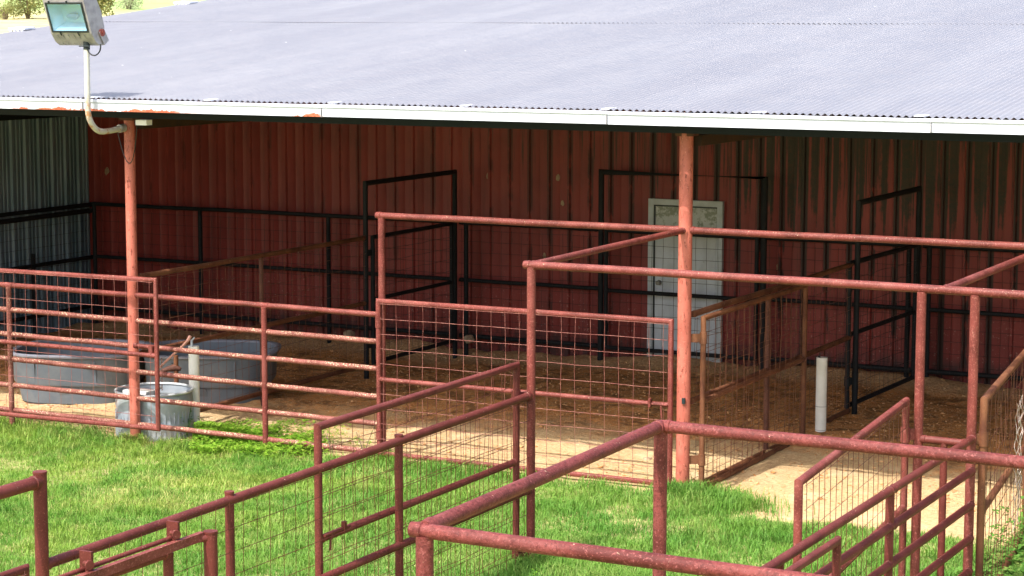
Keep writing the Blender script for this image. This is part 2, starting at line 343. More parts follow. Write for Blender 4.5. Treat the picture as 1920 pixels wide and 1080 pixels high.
# ------------------------------------------------------------------ ground sheet
def axis(lo, hi, st, far):
    c = np.arange(lo, hi+st/2, st); g = []; x = hi; s = st
    while x < far: s *= 1.22; x += s; g.append(x)
    l = []; x = lo; s = st
    while x > -far: s *= 1.22; x -= s; l.append(x)
    return np.concatenate([l[::-1], c, g])
ax = axis(-21.5, -2.5, .05, 3500); ay = axis(16.5, 27, .05, 3500)
GX, GY = np.meshgrid(ax, ay, indexing='ij'); GZ = gh(GX, GY); V = np.stack([GX,GY,GZ],-1).reshape(-1,3); nx, ny = GX.shape
I = np.arange((nx-1)*(ny-1)); i, j = I//(ny-1), I%(ny-1); F = np.stack([i*ny+j,(i+1)*ny+j,(i+1)*ny+j+1,i*ny+j+1],1)
tag(npmesh('ground', V, F, 'ground', smooth=True), kind='structure')

# ------------------------------------------------------------------ shed
EY, EZ, TH = 18.40, 3.655, .100     # eave line, roof slope
XL, XR = -20.95, 7.0
def rz(y): return EZ+(y-EY)*TH
shed = thing('livestock_shed', (-10, 22.5, -.1), 'long open-fronted livestock shed with grey corrugated roof, white gutter and dark red inside wall', 'shed')
P = .0677; AMP = .0105
def corr(y0, y1, dz, dx=0):
    xs = np.arange(XL+dx, XR, P/6); zs = AMP*np.sin(2*np.pi*xs/P); ys = np.array([y0, (y0+y1)/2, y1])
    X_, Y_ = np.meshgrid(xs, ys, indexing='ij'); Z_ = zs[:,None]+EZ+(Y_-EY)*TH+dz
    Z_ += .004*np.sin(X_*1.7+Y_)*(Y_-y0)/(y1-y0)
    V = np.stack([X_,Y_,Z_],-1).reshape(-1,3); n_ = len(xs); m_ = len(ys); I = np.arange((n_-1)*(m_-1)); a, b = I//(m_-1), I%(m_-1)
    return V, np.stack([a*m_+b,(a+1)*m_+b,(a+1)*m_+b+1,a*m_+b+1],1)
for (y0, y1, dz, dx) in ((EY, 26.5, 0, 0), (26.15, 37, .006, .012)):
    V, F = corr(y0, y1, dz, dx); V = V-np.array(shed.location); o = npmesh('roof_sheet', V, F, 'galvanized_roof', smooth=True); o.parent = shed
    if dx == 0: roof0 = o
# lap edges lifting above the gutter, and the two bent sheet ends at the far rake
for x in np.arange(-14.51-1.5*3, XR, 1.503):
    m = MB(); y1 = EY+.09+random.uniform(0,.05); z = rz(EY)+.004
    m.prism([(x-.05,EY-.01,z-.004),(x+.035,EY-.01,z-.004),(x+.028,EY-.01,z+.009),(x-.045,EY-.01,z+.008)], (0.03, y1-EY, (y1-EY)*TH-.006)); m.build('lap_trim', 'gutter_white', roof0)
for (y, l) in ((24.85,.30), (28.9,.32)):
    m = MB(); z = rz(y)
    m.prism([(XL-.12,y,z+.02),(XL-.12+l,y,z+.02),(XL-.12+l,y,z+.045),(XL-.12,y,z+.05)], (0.02,.22,.02))
    for k in range(4): m.box((XL-.08+k*P,y-.01,z-.005),(XL-.08+k*P+.03,y+.02,z+.022))
    m.build('lifted_sheet_end', 'gutter_white', roof0)
# gutter in sections (profile in Y,Z)
GY0 = 18.27
prof = [(GY0,3.525),(GY0,3.612),(GY0-.012,3.618),(GY0-.012,3.640),(GY0-.004,3.647),(GY0+.012,3.645),(GY0+.012,3.625),(GY0+.02,3.61),(GY0+.02,3.54),(18.42,3.54),(18.42,3.60),(18.43,3.60),(18.43,3.525)]
js = [-21.0,-17.6,-14.50,-11.53,-8.41,-5.33,-2.3,.7,3.7,7.0]
for k in range(len(js)-1):
    dz = (k%2)*.0025; m = MB(); m.prism([(js[k]+.002, y-(k%2)*.002, z+dz) for y, z in prof], (js[k+1]-js[k]-.004,0,0)); g = m.build('gutter_section', 'gutter_white', shed, 30)
    MB().box((js[k+1]-.012,GY0-.0165,3.527),(js[k+1]-.006,GY0-.0005,3.61)).build('joint_strip', 'lamp_grey', g)
MB().box((XL+.1,18.62,3.44),(XR,18.80,3.60)).build('eave_beam', 'dark_beam', shed)
for x in np.arange(-20.8, XR, 6.49):   # rafters and purlins under the roof
    MB().prism([(x-.04,18.81,3.46),(x-.04,26.3,3.46+.75),(x-.04,26.3,3.61+.75),(x-.04,18.81,3.61)], (.08,0,0)).build('rafter', 'dark_beam', shed)
for y in (20.4,22.1,23.8,25.4): MB().box((XL+.1,y-.03,rz(y)-.10),(XR,y+.03,rz(y)-.015)).build('purlin', 'dark_beam', shed)
for x in (-14.32,-7.83,-1.3): 
    MB().box((x+.0,18.93,3.31),(x+.09,26.3,3.41)).build('tie_beam', 'rusty_beam', shed)
# ribbed walls
def ribbed(p0, d, nrm, L, z0, ztop, pitch=.305, holes=None, pr=None):
    """profile walked along d; ribs stick out along nrm; returns verts/faces columns"""
    m = MB(); cols = []; s = 0; pr = pr or [(0,0),(.115,0),(.135,.007),(.155,0),(.235,0),(.25,.030),(.28,.030),(.295,0)]
    while s < L:
        for u, h in pr:
            if s+u <= L: cols.append((s+u, h))
        s += pitch
    b = 0
    for (u, h) in cols:
        q = Vector(p0)+Vector(d)*u+Vector(nrm)*h; m.v += [Vector((q.x,q.y,z0)), Vector((q.x,q.y,ztop(q.x,q.y)))]
    for i in range(len(cols)-1):
        x = (m.v[2*i].x+m.v[2*i+2].x)/2
        if holes and holes[0] < x < holes[1]:
            zt = holes[2]; b = len(m.v); A, B = m.v[2*i], m.v[2*i+2]; m.v += [Vector((A.x,A.y,zt)), Vector((B.x,B.y,zt))]
            m.f.append((b, b+1, 2*i+3, 2*i+1))
        else: m.f.append((2*i, 2*i+2, 2*i+3, 2*i+1))
    return m
WY = 26.42
MBw = ribbed((-20.93,WY,0), (1,0,0), (0,-1,0), 27.8, -.3, lambda x,y: rz(y)-.02, holes=(-11.46,-10.54,2.08))
MBw.build('back_wall', 'red_siding', shed, 20)
ribbed((-20.90,18.9,0), (0,1,0), (1,0,0), 7.56, -.3, lambda x,y: rz(y)-.03, pr=[(0,0),(.05,0),(.06,.012),(.075,.012),(.085,0),(.135,0),(.145,.012),(.16,.012),(.17,0),(.215,0),(.235,.034),(.272,.034),(.292,0)]).build('side_wall', 'teal_siding', shed, 20)
MB().box((-20.88,18.95,3.03),(-20.74,26.36,3.16)).build('wall_girt', 'dark_beam', shed)
# door
DX0, DX1 = -11.53, -10.47
m = MB(); 
m.box((DX0,WY-.06,-.25),(DX0+.075,WY+.04,2.12)).box((DX1-.075,WY-.06,-.25),(DX1,WY+.04,2.12)).box((DX0+.075,WY-.06,2.045),(DX1-.075,WY+.04,2.12)); m.build('door_frame', 'frame_white', shed)
m = MB(); m.box((DX0+.07,WY-.03,-.12),(DX1-.07,WY+.02,2.05))
dr = m.build('door', 'door_paint', shed)
m = MB()
for z in (.02,.48,.94,1.40): m.box((DX0+.095,WY-.036,z),(DX1-.095,WY-.0295,z+.435))
m.build('door_panel', 'door_paint', dr)
MB().box((DX0+.076,WY-.05,-.1),(DX0+.092,WY-.025,2.04)).box((DX0+.092,WY-.05,2.024),(DX1-.078,WY-.025,2.04)).build('door_gap', 'dark_gasket', dr)
MB().box((DX0+.095,WY-.045,-.11),(DX1-.08,WY-.031,-.06)).build('threshold', 'dark_beam', dr)
MB().tube([(DX0+.16,WY-.03,1.0),(DX0+.16,WY-.06,1.0),(DX0+.16,WY-.065,1.0),(DX0+.16,WY-.1,1.0)], [.035,.035,.03,.03], 14).build('door_knob', 'steel_knob', dr)
# roof posts
def rpost(x, r):
    p = MB().tube([(x,18.85,-.4),(x,18.85,3.44)], r, 20).build('roof_post', 'post_paint', shed)
    MB().box((x-.09,18.79,3.405),(x+.09,18.93,3.44)).build('cap_plate', 'rust_iron', p); return p
rpost(-14.35,.058); pr_ = rpost(-7.86,.066)
MB().box((-7.845,18.77,.86),(-7.815,18.792,.915)).build('slot', 'dark_gasket', pr_)
# weathered blotches / old nests stuck on the wall
for (x, z, s) in ((-20.55,2.18,.07),(-12.9,2.35,.05),(-12.83,2.0,.04),(-13.98,2.33,.05),(-17.1,1.15,.05),(-13.1,1.28,.045),(-9.7,1.3,.06)):
    k = 9; a0 = random.uniform(0,6)
    pts = [(x+s*.7*random.uniform(.5,1.1)*math.cos(a0+2*math.pi*i/k), WY-.012, z+s*random.uniform(.6,1.2)*math.sin(a0+2*math.pi*i/k)) for i in range(k)]
    MB().prism(pts, (0,.02,0)).build('mud_nest', 'stone', shed, smooth=False)

# ------------------------------------------------------------------ helpers for gates and fences
def gate(name, loc, label, a, b, zs, r, mat, wire=None, group='wire mesh gates', hinge=None, z_pos=(.25,1.4), cat='gate', wob=.004, sp=.155, woff=.03, wz=None, lean=0, post_at=None, braces=True):
    """a = hinge end, b = free end (plan); zs = heights bottom..top; mitred frame + bars"""
    t = thing(name, loc, label, cat, group)
    MB().loop([(a[0],a[1],zs[0]),(b[0],b[1],zs[0]),(b[0],b[1],zs[-1]),(a[0],a[1],zs[-1])], r, 16).build('frame', mat, t)
    for z in zs[1:-1]: rail(t, (a[0],a[1],z), (b[0],b[1],z), r*.96, mat, 'crossbar')
    d = (Vector((*b,0))-Vector((*a,0))).normalized(); nn = Vector((-d.y,d.x,0))
    if wire:
        s = 1 if woff > 0 else -1
        A = Vector((*a,0))+nn*woff+d*r; B = Vector((*b,0))+nn*woff-d*r
        wires(t, (A.x,A.y), (B.x,B.y), (wz or zs[0])+.0, zs[-1]-.005, wire, sp, wob=wob, lean=lean)
    if hinge is not None:
        for z in z_pos:
            h = MB().tube([(a[0],a[1],z-.055),(a[0],a[1],z+.055)], r+.008, 16)
            p = Vector((*a,z)); q = Vector((hinge[0],hinge[1],z)); e = (q-p); e.z = 0
            if e.length > .01:
                e.normalize(); sd = Vector((-e.y,e.x,0))*.012; L = (q-p).length
                h.prism([tuple(p+sd+Vector((0,0,-.04))),tuple(p-sd+Vector((0,0,-.04))),tuple(p-sd+Vector((0,0,.04))),tuple(p+sd+Vector((0,0,.04)))], tuple(e*L))
            h.build('hinge', mat if mat != 'black_pipe' else 'black_pipe', t)
    return t
def latch(t, p, d, L, mat='maroon_pipe', drop=.13):
    p = Vector(p); d = Vector(d); o = MB().tube([p, p+d*L], .011, 10).tube([p+d*L*.75, p+d*L*.78+Vector((0,0,-drop))], .009, 8)
    o.box((-.012,-.02,-.03),(.012,.02,.05), c=tuple(p+d*.08)); o.build('latch', mat, t)

# ------------------------------------------------------------------ front fence
FY = 18.85
t = thing('pipe_fence', (-14, FY, -.1), 'six-rail red pipe fence with peeling lichen-spotted rails running left from the tall gate post', 'fence', 'pipe fences')
for z0, z1 in ((1.515,1.49),(1.235,1.21),(.955,.925),(.675,.635),(.375,.352),(.09,.055)):
    for xa, xb in ((-18.2,-16.06),(-16.06,-14.35),(-14.35,-12.63),(-12.63,-11.2)):
        f = lambda x: z0+(z1-z0)*(x+16.2)/5
        rail(t, (xa,FY,f(xa)), (xb,FY,f(xb)), .0295, 'lichen_pipe' if z0 < 1.3 else 'red_pipe', wob=.003)
post(t, -16.06, FY-.02, -.4, 1.50, .031, 'lichen_pipe'); post(t, -12.63, FY-.02, -.4, 1.47, .031, 'red_pipe', cap=True)
post(t, -18.0, FY-.02, -.4, 1.50, .031, 'lichen_pipe')
post(t, -11.20, FY, -.4, 2.49, .036, 'red_pipe', 'gate_post')
rail(t, (-11.26,FY,2.51), (-7.9,FY,2.515), .033, 'red_pipe', 'overhead_rail', .003); rail(t, (-7.82,FY,2.515), (-1.0,FY,2.52), .033, 'red_pipe', 'overhead_rail', .003)
# hinged mesh gate in the front line
g = gate('mesh_gate', (-11.2,FY,0), 'wide red mesh gate closed between the tall gate post and the right roof post', (-11.205,FY-.062), (-7.975,FY-.05), (.06,.83,1.64), .0265, 'red_pipe', 'wire_red', hinge=(-11.2,FY), z_pos=(.26,1.42), woff=-.022, wob=.005)
latch(g, (-8.25,FY-.09,.835), (1,0,0), .26, 'red_pipe')
# sliding mesh gate left
SY = 18.62
t = thing('sliding_mesh_gate', (-15.2,SY,0), 'red mesh gate standing in front of the lichen-spotted rails and left roof post', 'gate', 'wire mesh gates')
MB().loop([(-17.4,SY,.075),(-13.87,SY,.105),(-13.87,SY,1.72),(-17.4,SY,1.70)], .026, 16).build('frame', 'red_pipe', t)
rail(t, (-17.4,SY,.915), (-13.88,SY,.90), .026, 'red_pipe', 'crossbar')
wires(t, (-17.35,SY-.028), (-13.90,SY-.028), .10, 1.715, 'wire_red', .1535, dz=.29)
m = MB(); m.tube([(-14.18,SY+.06,.985),(-13.9,SY+.06,.975)], .024, 12).tube([(-14.21,SY+.06,.985),(-14.17,SY+.06,.985)], .032, 12).box((-13.98,SY+.0,.90),(-13.93,SY+.07,1.0)); m.build('slide_bolt', 'red_pipe', t)
m = MB()
for k in range(16): 
    z = .88-k*.022; m.tube([(-13.835,SY+.03,z),(-13.835+(.01 if k%2 else 0),SY+.03+(0 if k%2 else .01),z-.013),(-13.835,SY+.03,z-.026)], .004, 5)
m.build('chain', 'rust_iron', t)

# ------------------------------------------------------------------ overhead pipe frame, middle line
PY = 15.63
t = thing('overhead_pipe_frame', (-6,PY,0), 'head-high pink-red pipe frame with three tall posts and rails running back to the shed posts', 'pipe frame', 'overhead pipe frames')
rail(t, (-7.935,PY,2.505), (-1.2,PY,2.50), .0325, 'red_pipe', 'overhead_rail', .003)
post(t, -7.87, PY, -.4, 2.49, .036, 'red_pipe'); post(t, -4.605, PY, -.4, 2.48, .036, 'red_pipe'); post(t, -4.20, PY, -.4, 2.48, .036, 'red_pipe')
rail(t, (-7.87,PY,2.505), (-7.86,18.80,2.515), .029, 'red_pipe', 'tie_rail'); rail(t, (-4.43,PY,2.505), (-4.43,18.82,2.515), .031, 'red_pipe', 'tie_rail')
# side fence of the alley (L3)
t = thing('mesh_fence', (-7.87,12.5,0), 'red pipe fence with square wire mesh sloping across the grass from the lower left corner', 'fence', 'mesh fences')
AX = -7.87
rail(t, (AX,9.45,1.405), (AX,PY-.03,1.43), .031, 'maroon_pipe'); rail(t, (AX,9.45,.635), (AX,PY-.03,.64), .029, 'maroon_pipe')
for y in (11.33,13.50): post(t, AX-.015, y, -.4, 1.455, .031, 'maroon_pipe', cap=True)
post(t, AX, 9.45, -.4, 1.94, .039, 'maroon_pipe', 'corner_post', cap=True); rail(t, (AX,9.45,1.895), (AX,5.5,1.88), .037, 'maroon_pipe')
wires(t, (AX+.035,9.5), (AX+.035,PY+.02), .05, 1.41, 'wire_maroon', .155, wob=.003)
g = gate('mesh_gate', (-7.95,15.55,0), 'red mesh gate leaning open along the sloping alley fence, its latch handle hanging down', (-7.955,15.53), (-7.95,12.50), (-.03,.885,1.685), .029, 'maroon_pipe', 'wire_maroon', hinge=(-7.88,PY), z_pos=(.12,1.42), woff=-.03, wob=.009, lean=1)
latch(g, (-7.91,12.85,.915), (0,-1,0), .34, 'maroon_pipe', .12); 
t = thing('low_gate', (AX,8.2,0), 'end of a low red gate beyond the thick post in the lower left corner', 'gate')
MB().loop([(AX,9.30,.1),(AX,6.6,.1),(AX,6.6,1.42),(AX,9.30,1.42)], .026, 16).build('frame', 'maroon_pipe', t)
wires(t, (AX+.03,9.27), (AX+.03,6.62), .1, 1.42, 'wire_red', .155)
# sliding latch structure
t = thing('sliding_gate', (-7.3,9.5,0), 'chute gate with flat sliding bar, bracket plates and stout post at bottom edge', 'gate')
post(t, -7.215, 10.17, -.4, 1.515, .041, 'maroon_pipe', 'end_post', cap=True)
m = MB(); m.box((-7.27,6.9,1.475),(-7.232,10.14,1.525)); m.build('flat_bar', 'red_pipe', t)
rail(t, (-7.33,6.9,1.515), (-7.32,10.0,1.525), .014, 'maroon_pipe', 'slide_rod')
rail(t, (-7.38,6.9,1.42), (-7.38,9.98,1.42), .030, 'maroon_pipe', 'rail'); post(t, -7.38, 9.98, -.4, 1.42, .031, 'maroon_pipe'); rail(t, (-7.38,9.98,1.47),(-7.215,10.15,1.49), .02, 'maroon_pipe','link')
for y in (9.14, 9.93):
    m = MB(); m.box((-7.345,y-.01,1.47),(-7.265,y+.01,1.625)); b = m.build('bracket_plate', 'maroon_pipe', t)
    MB().tube([(-7.31,y-.012,1.56),(-7.27,y-.03,1.56),(-7.268,y-.03,1.56),(-7.25,y-.04,1.56)], [.014,.014,.026,.026], 12).build('bolt', 'maroon_pipe', b)

# ------------------------------------------------------------------ near overhead frame
t = thing('overhead_pipe_frame', (-4.1,8.5,0), 'nearest thick red pipe frame with grainy paint crossing the bottom right of the view', 'pipe frame', 'overhead pipe frames')
rail(t, (-4.19,7.27,2.49), (-.9,7.22,2.485), .0305, 'near_pipe', 'overhead_rail', .001); rail(t, (-4.13,9.62,2.515), (-.9,9.60,2.50), .0305, 'near_pipe', 'overhead_rail', .001)
rail(t, (-4.13,7.27,2.50), (-4.13,9.62,2.515), .031, 'near_pipe', 'tie_rail'); post(t, -4.13, 7.27, -.4, 2.47, .036, 'near_pipe'); post(t, -4.13, 9.62, -.4, 2.49, .034, 'near_pipe')
ball(t, (-4.13,9.62,2.515), .032, 'near_pipe', 'elbow')
# barred alley fence
t = thing('barred_fence', (-4.18,12.5,0), 'red fence of plain slanting pipe bars without mesh at the bottom right', 'fence', 'pipe fences')
for z in (1.41,1.163,.905,.65,.40,.15):
    rail(t, (-4.18,9.62,z), (-4.18,13.61,z), .029, 'maroon_pipe', 'bar'); rail(t, (-4.18,13.61,z), (-4.18,PY-.02,z), .029, 'maroon_pipe', 'bar')
post(t, -4.19, 13.61, -.4, 1.40, .030, 'maroon_pipe'); post(t, -4.19, 11.5, -.4, 1.40, .030, 'maroon_pipe')
t = thing('low_gate', (-4.08,10.5,0), 'end of a red gate folded beside the plain barred fence at the bottom right', 'gate')
MB().loop([(-4.075,12.19,.1),(-4.075,8.6,.1),(-4.075,8.6,1.385),(-4.075,12.19,1.385)], .027, 16).build('frame', 'maroon_pipe', t)
g = gate('mesh_gate', (-4.5,14,0), 'red mesh gate hinged on the middle tall post, swung toward the viewer over the sand', (-4.685,15.56), (-4.42,12.46), (-.02,.84,1.655), .028, 'red_pipe', 'wire_brown', hinge=(-4.61,PY), z_pos=(.2,1.40), woff=.03, wob=.003)
t = thing('short_pipe_panel', (-4.4,PY,0), 'short red rail and centre post filling the gap between the two right-hand tall posts', 'panel')
rail(t, (-4.60,PY,1.365), (-4.21,PY,1.36), .030, 'maroon_pipe'); post(t, -4.405, PY, -.4, 1.35, .028, 'maroon_pipe', cap=True)
g = gate('mesh_gate', (-4.2,17,0), 'red-brown mesh gate with bulging wires and twisted wire hanging, at the right edge', (-4.125,15.68), (-4.50,18.72), (.05,.84,1.69), .030, 'brown_pipe', 'wire_brown', hinge=(-4.19,PY), z_pos=(.16,1.40), woff=-.03, wob=.012, lean=2)
t = thing('wire_strands', (-4.33,17.5,.4), 'bunch of pale kinked wire strands hanging on the right edge mesh gate', 'wire')
for k in range(5):
    m = MB(); y = 17.25+k*.10; x = -4.125-(y-15.68)*.1234+.05; pts = []
    z1 = 1.42-random.uniform(0,.12); z0 = random.uniform(.25,.55); n_ = 40
    for i in range(n_): u = i/(n_-1); pts.append((x+.01*math.sin(i*.9+k), y+.016*math.sin(i*1.25+k*2)+.05*u*math.sin(k), z1+(z0-z1)*u))
    m.tube(pts, .0028, 5).build('strand', 'wire_bright', t)
t = thing('front_stub_post', (-4.6,18.85,0), 'short brownish pipe post at the right edge beyond the bulging mesh gate', 'post'); post(t, -4.575, 18.9, -.3, 1.75, .03, 'brown_pipe')

# ------------------------------------------------------------------ inside pens
def side_fence(x, y0, y1, posts, zs, mat, wire, label, skip=None, wx=.03):
    t = thing('pen_fence', (x,(y0+y1)/2,0), label, 'fence', 'pen fences inside the shed')
    for z in zs: rail(t, (x,y0,z), (x,y1,z), .030, mat, wob=.004)
    for y in posts: post(t, x, y, -.4, zs[-1]-.01, .027, 'rust_iron')
    wires(t, (x+wx,y0), (x+wx,y1), .05, zs[-1]-.03, wire, .155, wob=.006, skip=skip); return t
side_fence(-14.32, 18.93, 23.66, (21.3,), (.05,.855,1.70), 'brown_pipe', 'wire_brown', 'rusty brown pen fence running back from the left roof post, over the round tank', skip=lambda s: .86 if s < 1.0 else None)
side_fence(-7.82, 18.95, 23.7, (21.0,22.15), (.0,.86,1.70), 'brown_pipe', 'wire_brown', 'rusty brown pen fence running back from the right roof post, beside a white pipe')
gate('pen_gate', (-7.7,20.4,0), 'brown mesh gate hinged on the right roof post, folded back against the pen fence', (-7.705,18.95), (-7.715,21.85), (.02,.87,1.67), .027, 'brown_pipe', 'wire_brown', 'gates inside the shed', hinge=(-7.86,FY), z_pos=(.30,1.48), woff=-.03, wob=.012, lean=2)
def hoop(loc, a, b, z, r, label):
    t = thing('gate_hoop', loc, label, 'pipe frame', 'tall black frames inside the shed')
    MB().tube([(a[0],a[1],-.4),(a[0],a[1],z),(b[0],b[1],z),(b[0],b[1],-.4)], r*1.12, 16).build('frame', 'black_pipe', t); return t
hoop((-14.32,24.8,0), (-14.32,23.70), (-14.32,26.08), 2.40, .030, 'leftmost tall black pipe hoop, seen side-on, beyond the rusty fence')
hoop((-11,26.15,0), (-12.11,26.12), (-9.80,26.12), 2.47, .034, 'wide black pipe hoop standing in front of the white door')
hoop((-7.78,24.9,0), (-7.76,23.74), (-7.76,26.12), 2.41, .030, 'tall black pipe hoop on the right against algae-streaked wall')
gate('pen_gate', (-14.32,24.9,0), 'black mesh gate closed inside the leftmost black hoop', (-14.30,23.84), (-14.30,25.95), (.06,.885,1.695), .028, 'black_pipe', 'wire_dark', 'gates inside the shed', hinge=(-14.32,23.7), z_pos=(.3,1.50), woff=-.03, wob=.008)
gate('pen_gate', (-11,26.1,0), 'black mesh gate across the white door, inside the wide black hoop', (-12.02,26.09), (-9.88,26.09), (.12,.89,1.70), .028, 'black_pipe', 'wire_dark', 'gates inside the shed', hinge=(-12.11,26.12), z_pos=(.4,1.4), woff=-.03)
gate('pen_gate', (-7.76,24.9,0), 'black mesh gate closed inside the right-hand black hoop', (-7.82,23.64), (-7.74,25.98), (.06,.89,1.72), .028, 'black_pipe', 'wire_dark', 'gates inside the shed', hinge=(-7.76,23.74), z_pos=(.35,1.45), woff=-.03, wob=.01, lean=1)
def back_fence(x0, x1, posts, label):
    t = thing('wall_fence', ((x0+x1)/2,26.15,0), label, 'fence', 'black fence along the red wall')
    for z, r in ((.12,.032),(.90,.028),(1.70,.030)): rail(t, (x0,26.15,z), (x1,26.15,z), r, 'black_pipe', wob=.004)
    for x in posts: post(t, x, 26.15, -.4, 1.69, .032, 'black_pipe')
    wires(t, (x0,26.115), (x1,26.115), .1, 1.62, 'wire_dark', .155, wob=.005)
back_fence(-20.62, -14.36, (-20.6,-18.65,-16.42), 'black pipe and mesh fence along the red wall left of the leftmost hoop')
back_fence(-14.28, -12.16, (-14.18,), 'black mesh fence along the red wall between leftmost hoop and door hoop')
back_fence(-9.76, -7.82, (-7.88,), 'black pipe and mesh fence between the door hoop and the right-hand hoop')
back_fence(-7.70, -1.5, (-7.62,-4.6,-2), 'black pipe and mesh fence along the red wall at the far right')
t = thing('wall_fence', (-20.7,22.6,0), 'black pipe and mesh fence along the grey-green side wall', 'fence', 'black fence along the side wall')
for z, r in ((.12,.03),(.87,.030),(1.675,.032)): rail(t, (-20.74,19.2,z), (-20.74,26.3,z), r, 'black_pipe')
rail(t, (-20.62,19.2,1.58), (-20.62,26.1,1.60), .038, 'black_pipe'); post(t, -20.74, 24.88, -.4, 1.05, .03, 'black_pipe'); post(t, -20.74, 22.0, -.4, 1.66, .03, 'black_pipe')
wires(t, (-20.70,19.3), (-20.70,26.1), .1, 1.62, 'wire_dark', .155, wob=.006)

# ------------------------------------------------------------------ floodlight
fl = thing('floodlight', (-14.35,18.15,3.3), 'weathered grey floodlight on a bent pole rising past the gutter, top left', 'floodlight')
pts = [(-14.37,18.80,3.325),(-14.37,18.55,3.305)]
for k in range(8):
    a = math.pi/2*k/7; pts.append((-14.365, 18.42-.25*math.sin(a), 3.55-.25*math.cos(a)))
pts += [(-14.36,18.165,3.8),(-14.355,18.16,4.19)]
n = N('pole_paint'); X, Y, Z = n.xyz(); c = n.mix(n.ramp(n.noise(4,4),.35,.7), (.62,.61,.56), (.52,.50,.44))
c = n.mix(n.math('MULTIPLY', n.ramp(n.noise(9,4,.7),.52,.6), n.ramp(Z,3.75,3.5)), c, (.48,.25,.12)); n.col(c).set(.45); M['pole_paint'] = n.m
MB().tube(pts, .031, 14).build('bent_pole', 'pole_paint', fl)
m = MB().tube([(-14.37,18.78,3.325),(-14.37,18.70,3.32)], .045, 14); m.build('bracket', 'lamp_grey', fl)
HC = Vector((-14.475,18.02,4.455)); ti = math.radians(20); 
f_ = Vector((0,-math.cos(ti),-math.sin(ti))); u_ = Vector((0,-math.sin(ti),math.cos(ti))); xx = Vector((1,0,0))
def H(x, u, f): return HC+xx*x+u_*u+f_*f
W2 = .265
side = [(.255,0),(-.125,0),(-.225,-.03),(-.29,-.085),(-.285,-.15),(-.14,-.225),(.04,-.235),(.255,-.19)]
m = MB(); m.prism([H(-W2,u,f) for u, f in side], xx*2*W2)
m.f = [f for k, f in enumerate(m.f) if k != 2]      # front face open for the glass
def quad(m, P4): b = len(m.v); m.v += P4; m.f.append((b,b+1,b+2,b+3))
gx, g0, g1 = .228, -.10, .205
for (a, b) in (((-W2,-W2),( -gx,-gx)),): pass
for q in (((-W2,-.125),(W2,-.125),(gx,g0),(-gx,g0)),((W2,-.125),(W2,.255),(gx,g1),(gx,g0)),((W2,.255),(-W2,.255),(-gx,g1),(gx,g1)),((-W2,.255),(-W2,-.125),(-gx,g0),(-gx,g1))):
    quad(m, [H(x,u,0) for x,u in q])
head = m.build('housing', 'lamp_grey', fl, 30)
m = MB()
for q in (((-gx,g0,0),(gx,g0,0),(.16,-.05,-.13),(-.16,-.05,-.13)),((gx,g0,0),(gx,g1,0),(.16,.14,-.13),(.16,-.05,-.13)),((gx,g1,0),(-gx,g1,0),(-.16,.14,-.13),(.16,.14,-.13)),((-gx,g1,0),(-gx,g0,0),(-.16,-.05,-.13),(-.16,.14,-.13)),((-.16,-.05,-.13),(.16,-.05,-.13),(.16,.14,-.13),(-.16,.14,-.13))):
    quad(m, [H(*p) for p in q])
m.build('reflector', 'reflector', head, 20)
MB().tube([H(-.07,.03,-.09),H(-.03,.03,-.09),H(.04,.03,-.09),H(.07,.03,-.09)], [.018,.034,.034,.018], 12).build('bulb', 'frame_white', head)
m = MB()
for a, b in (((-gx-.012,g0-.012),(gx+.012,g0+.006)),((-gx-.012,g1-.006),(gx+.012,g1+.012)),((-gx-.012,g0+.006),(-gx+.006,g1-.006)),((gx-.006,g0+.006),(gx+.012,g1-.006))):
    P4 = [H(a[0],a[1],.003),H(b[0],a[1],.003),H(b[0],b[1],.003),H(a[0],b[1],.003)]; m.prism(P4, f_*.01)
m.build('gasket', 'dark_gasket', head)
m = MB(); quad(m, [H(-gx,g0,.004),H(gx,g0,.004),H(gx,g1,.004),H(-gx,g1,.004)]); m.build('glass', 'lamp_glass', head)
m = MB()
for x in (-.13,.10): m.prism([H(x-.006,-.150,-.004),H(x+.006,-.150,-.004),H(x+.006,-.105,.016),H(x-.006,-.105,.016)], f_*.008); m.prism([H(x-.06,.213,.004),H(x-.048,.213,.004),H(x-.048,.235,.004),H(x-.06,.235,.004)], f_*.014)
m.build('clip', 'dark_gasket', head)
m = MB()
for x in (-.19,-.12,-.05,.02,.09,.16): m.prism([H(x,-.14,-.004),H(x+.005,-.14,-.004),H(x+.005,-.28,-.075),H(x,-.28,-.075)], f_*.012)
m.build('rib', 'lamp_dirty', head)
# yoke bracket
piv = H(W2+.012,-.17,-.15); m = MB(); wdt = .045
e1 = Vector((0,.55,-.83)).normalized(); sd = Vector((0,.83,.55))
for sx in (-1,1):
    o0 = H(sx*(W2+.012),-.17,-.15); m.prism([o0+sd*wdt-e1*.03,o0-sd*wdt-e1*.03,o0-sd*wdt+e1*.125,o0+sd*wdt+e1*.125], (sx*.007,0,0))
lowc = H(0,-.17,-.15)+e1*.12
m.prism([lowc+xx*-(W2+.018)+sd*wdt,lowc+xx*(W2+.018)+sd*wdt,lowc+xx*(W2+.018)-sd*wdt,lowc+xx*-(W2+.018)-sd*wdt], e1*.007); m.build('yoke', 'lamp_grey', fl)
MB().tube([piv-xx*.01,piv+xx*.012,piv+xx*.014,piv+xx*.026], [.040,.040,.018,.018], 14).build('pivot_bolt', 'bolt_red', fl)
MB().tube([(-14.355,18.16,4.17),(-14.355,18.16,4.255)], .036, 14).tube([(-14.42,18.12,4.205),(-14.29,18.12,4.205)], .007, 8).build('pole_clamp', 'dark_gasket', fl)
pts = []
for k in range(17):
    a = math.pi*.95+math.pi*1.12*k/16; pts.append((-14.245+.088*math.cos(a), 18.14, 4.195+.095*math.sin(a)+.01))
MB().tube(pts, .0075, 8).build('cable', 'black_cable', fl)
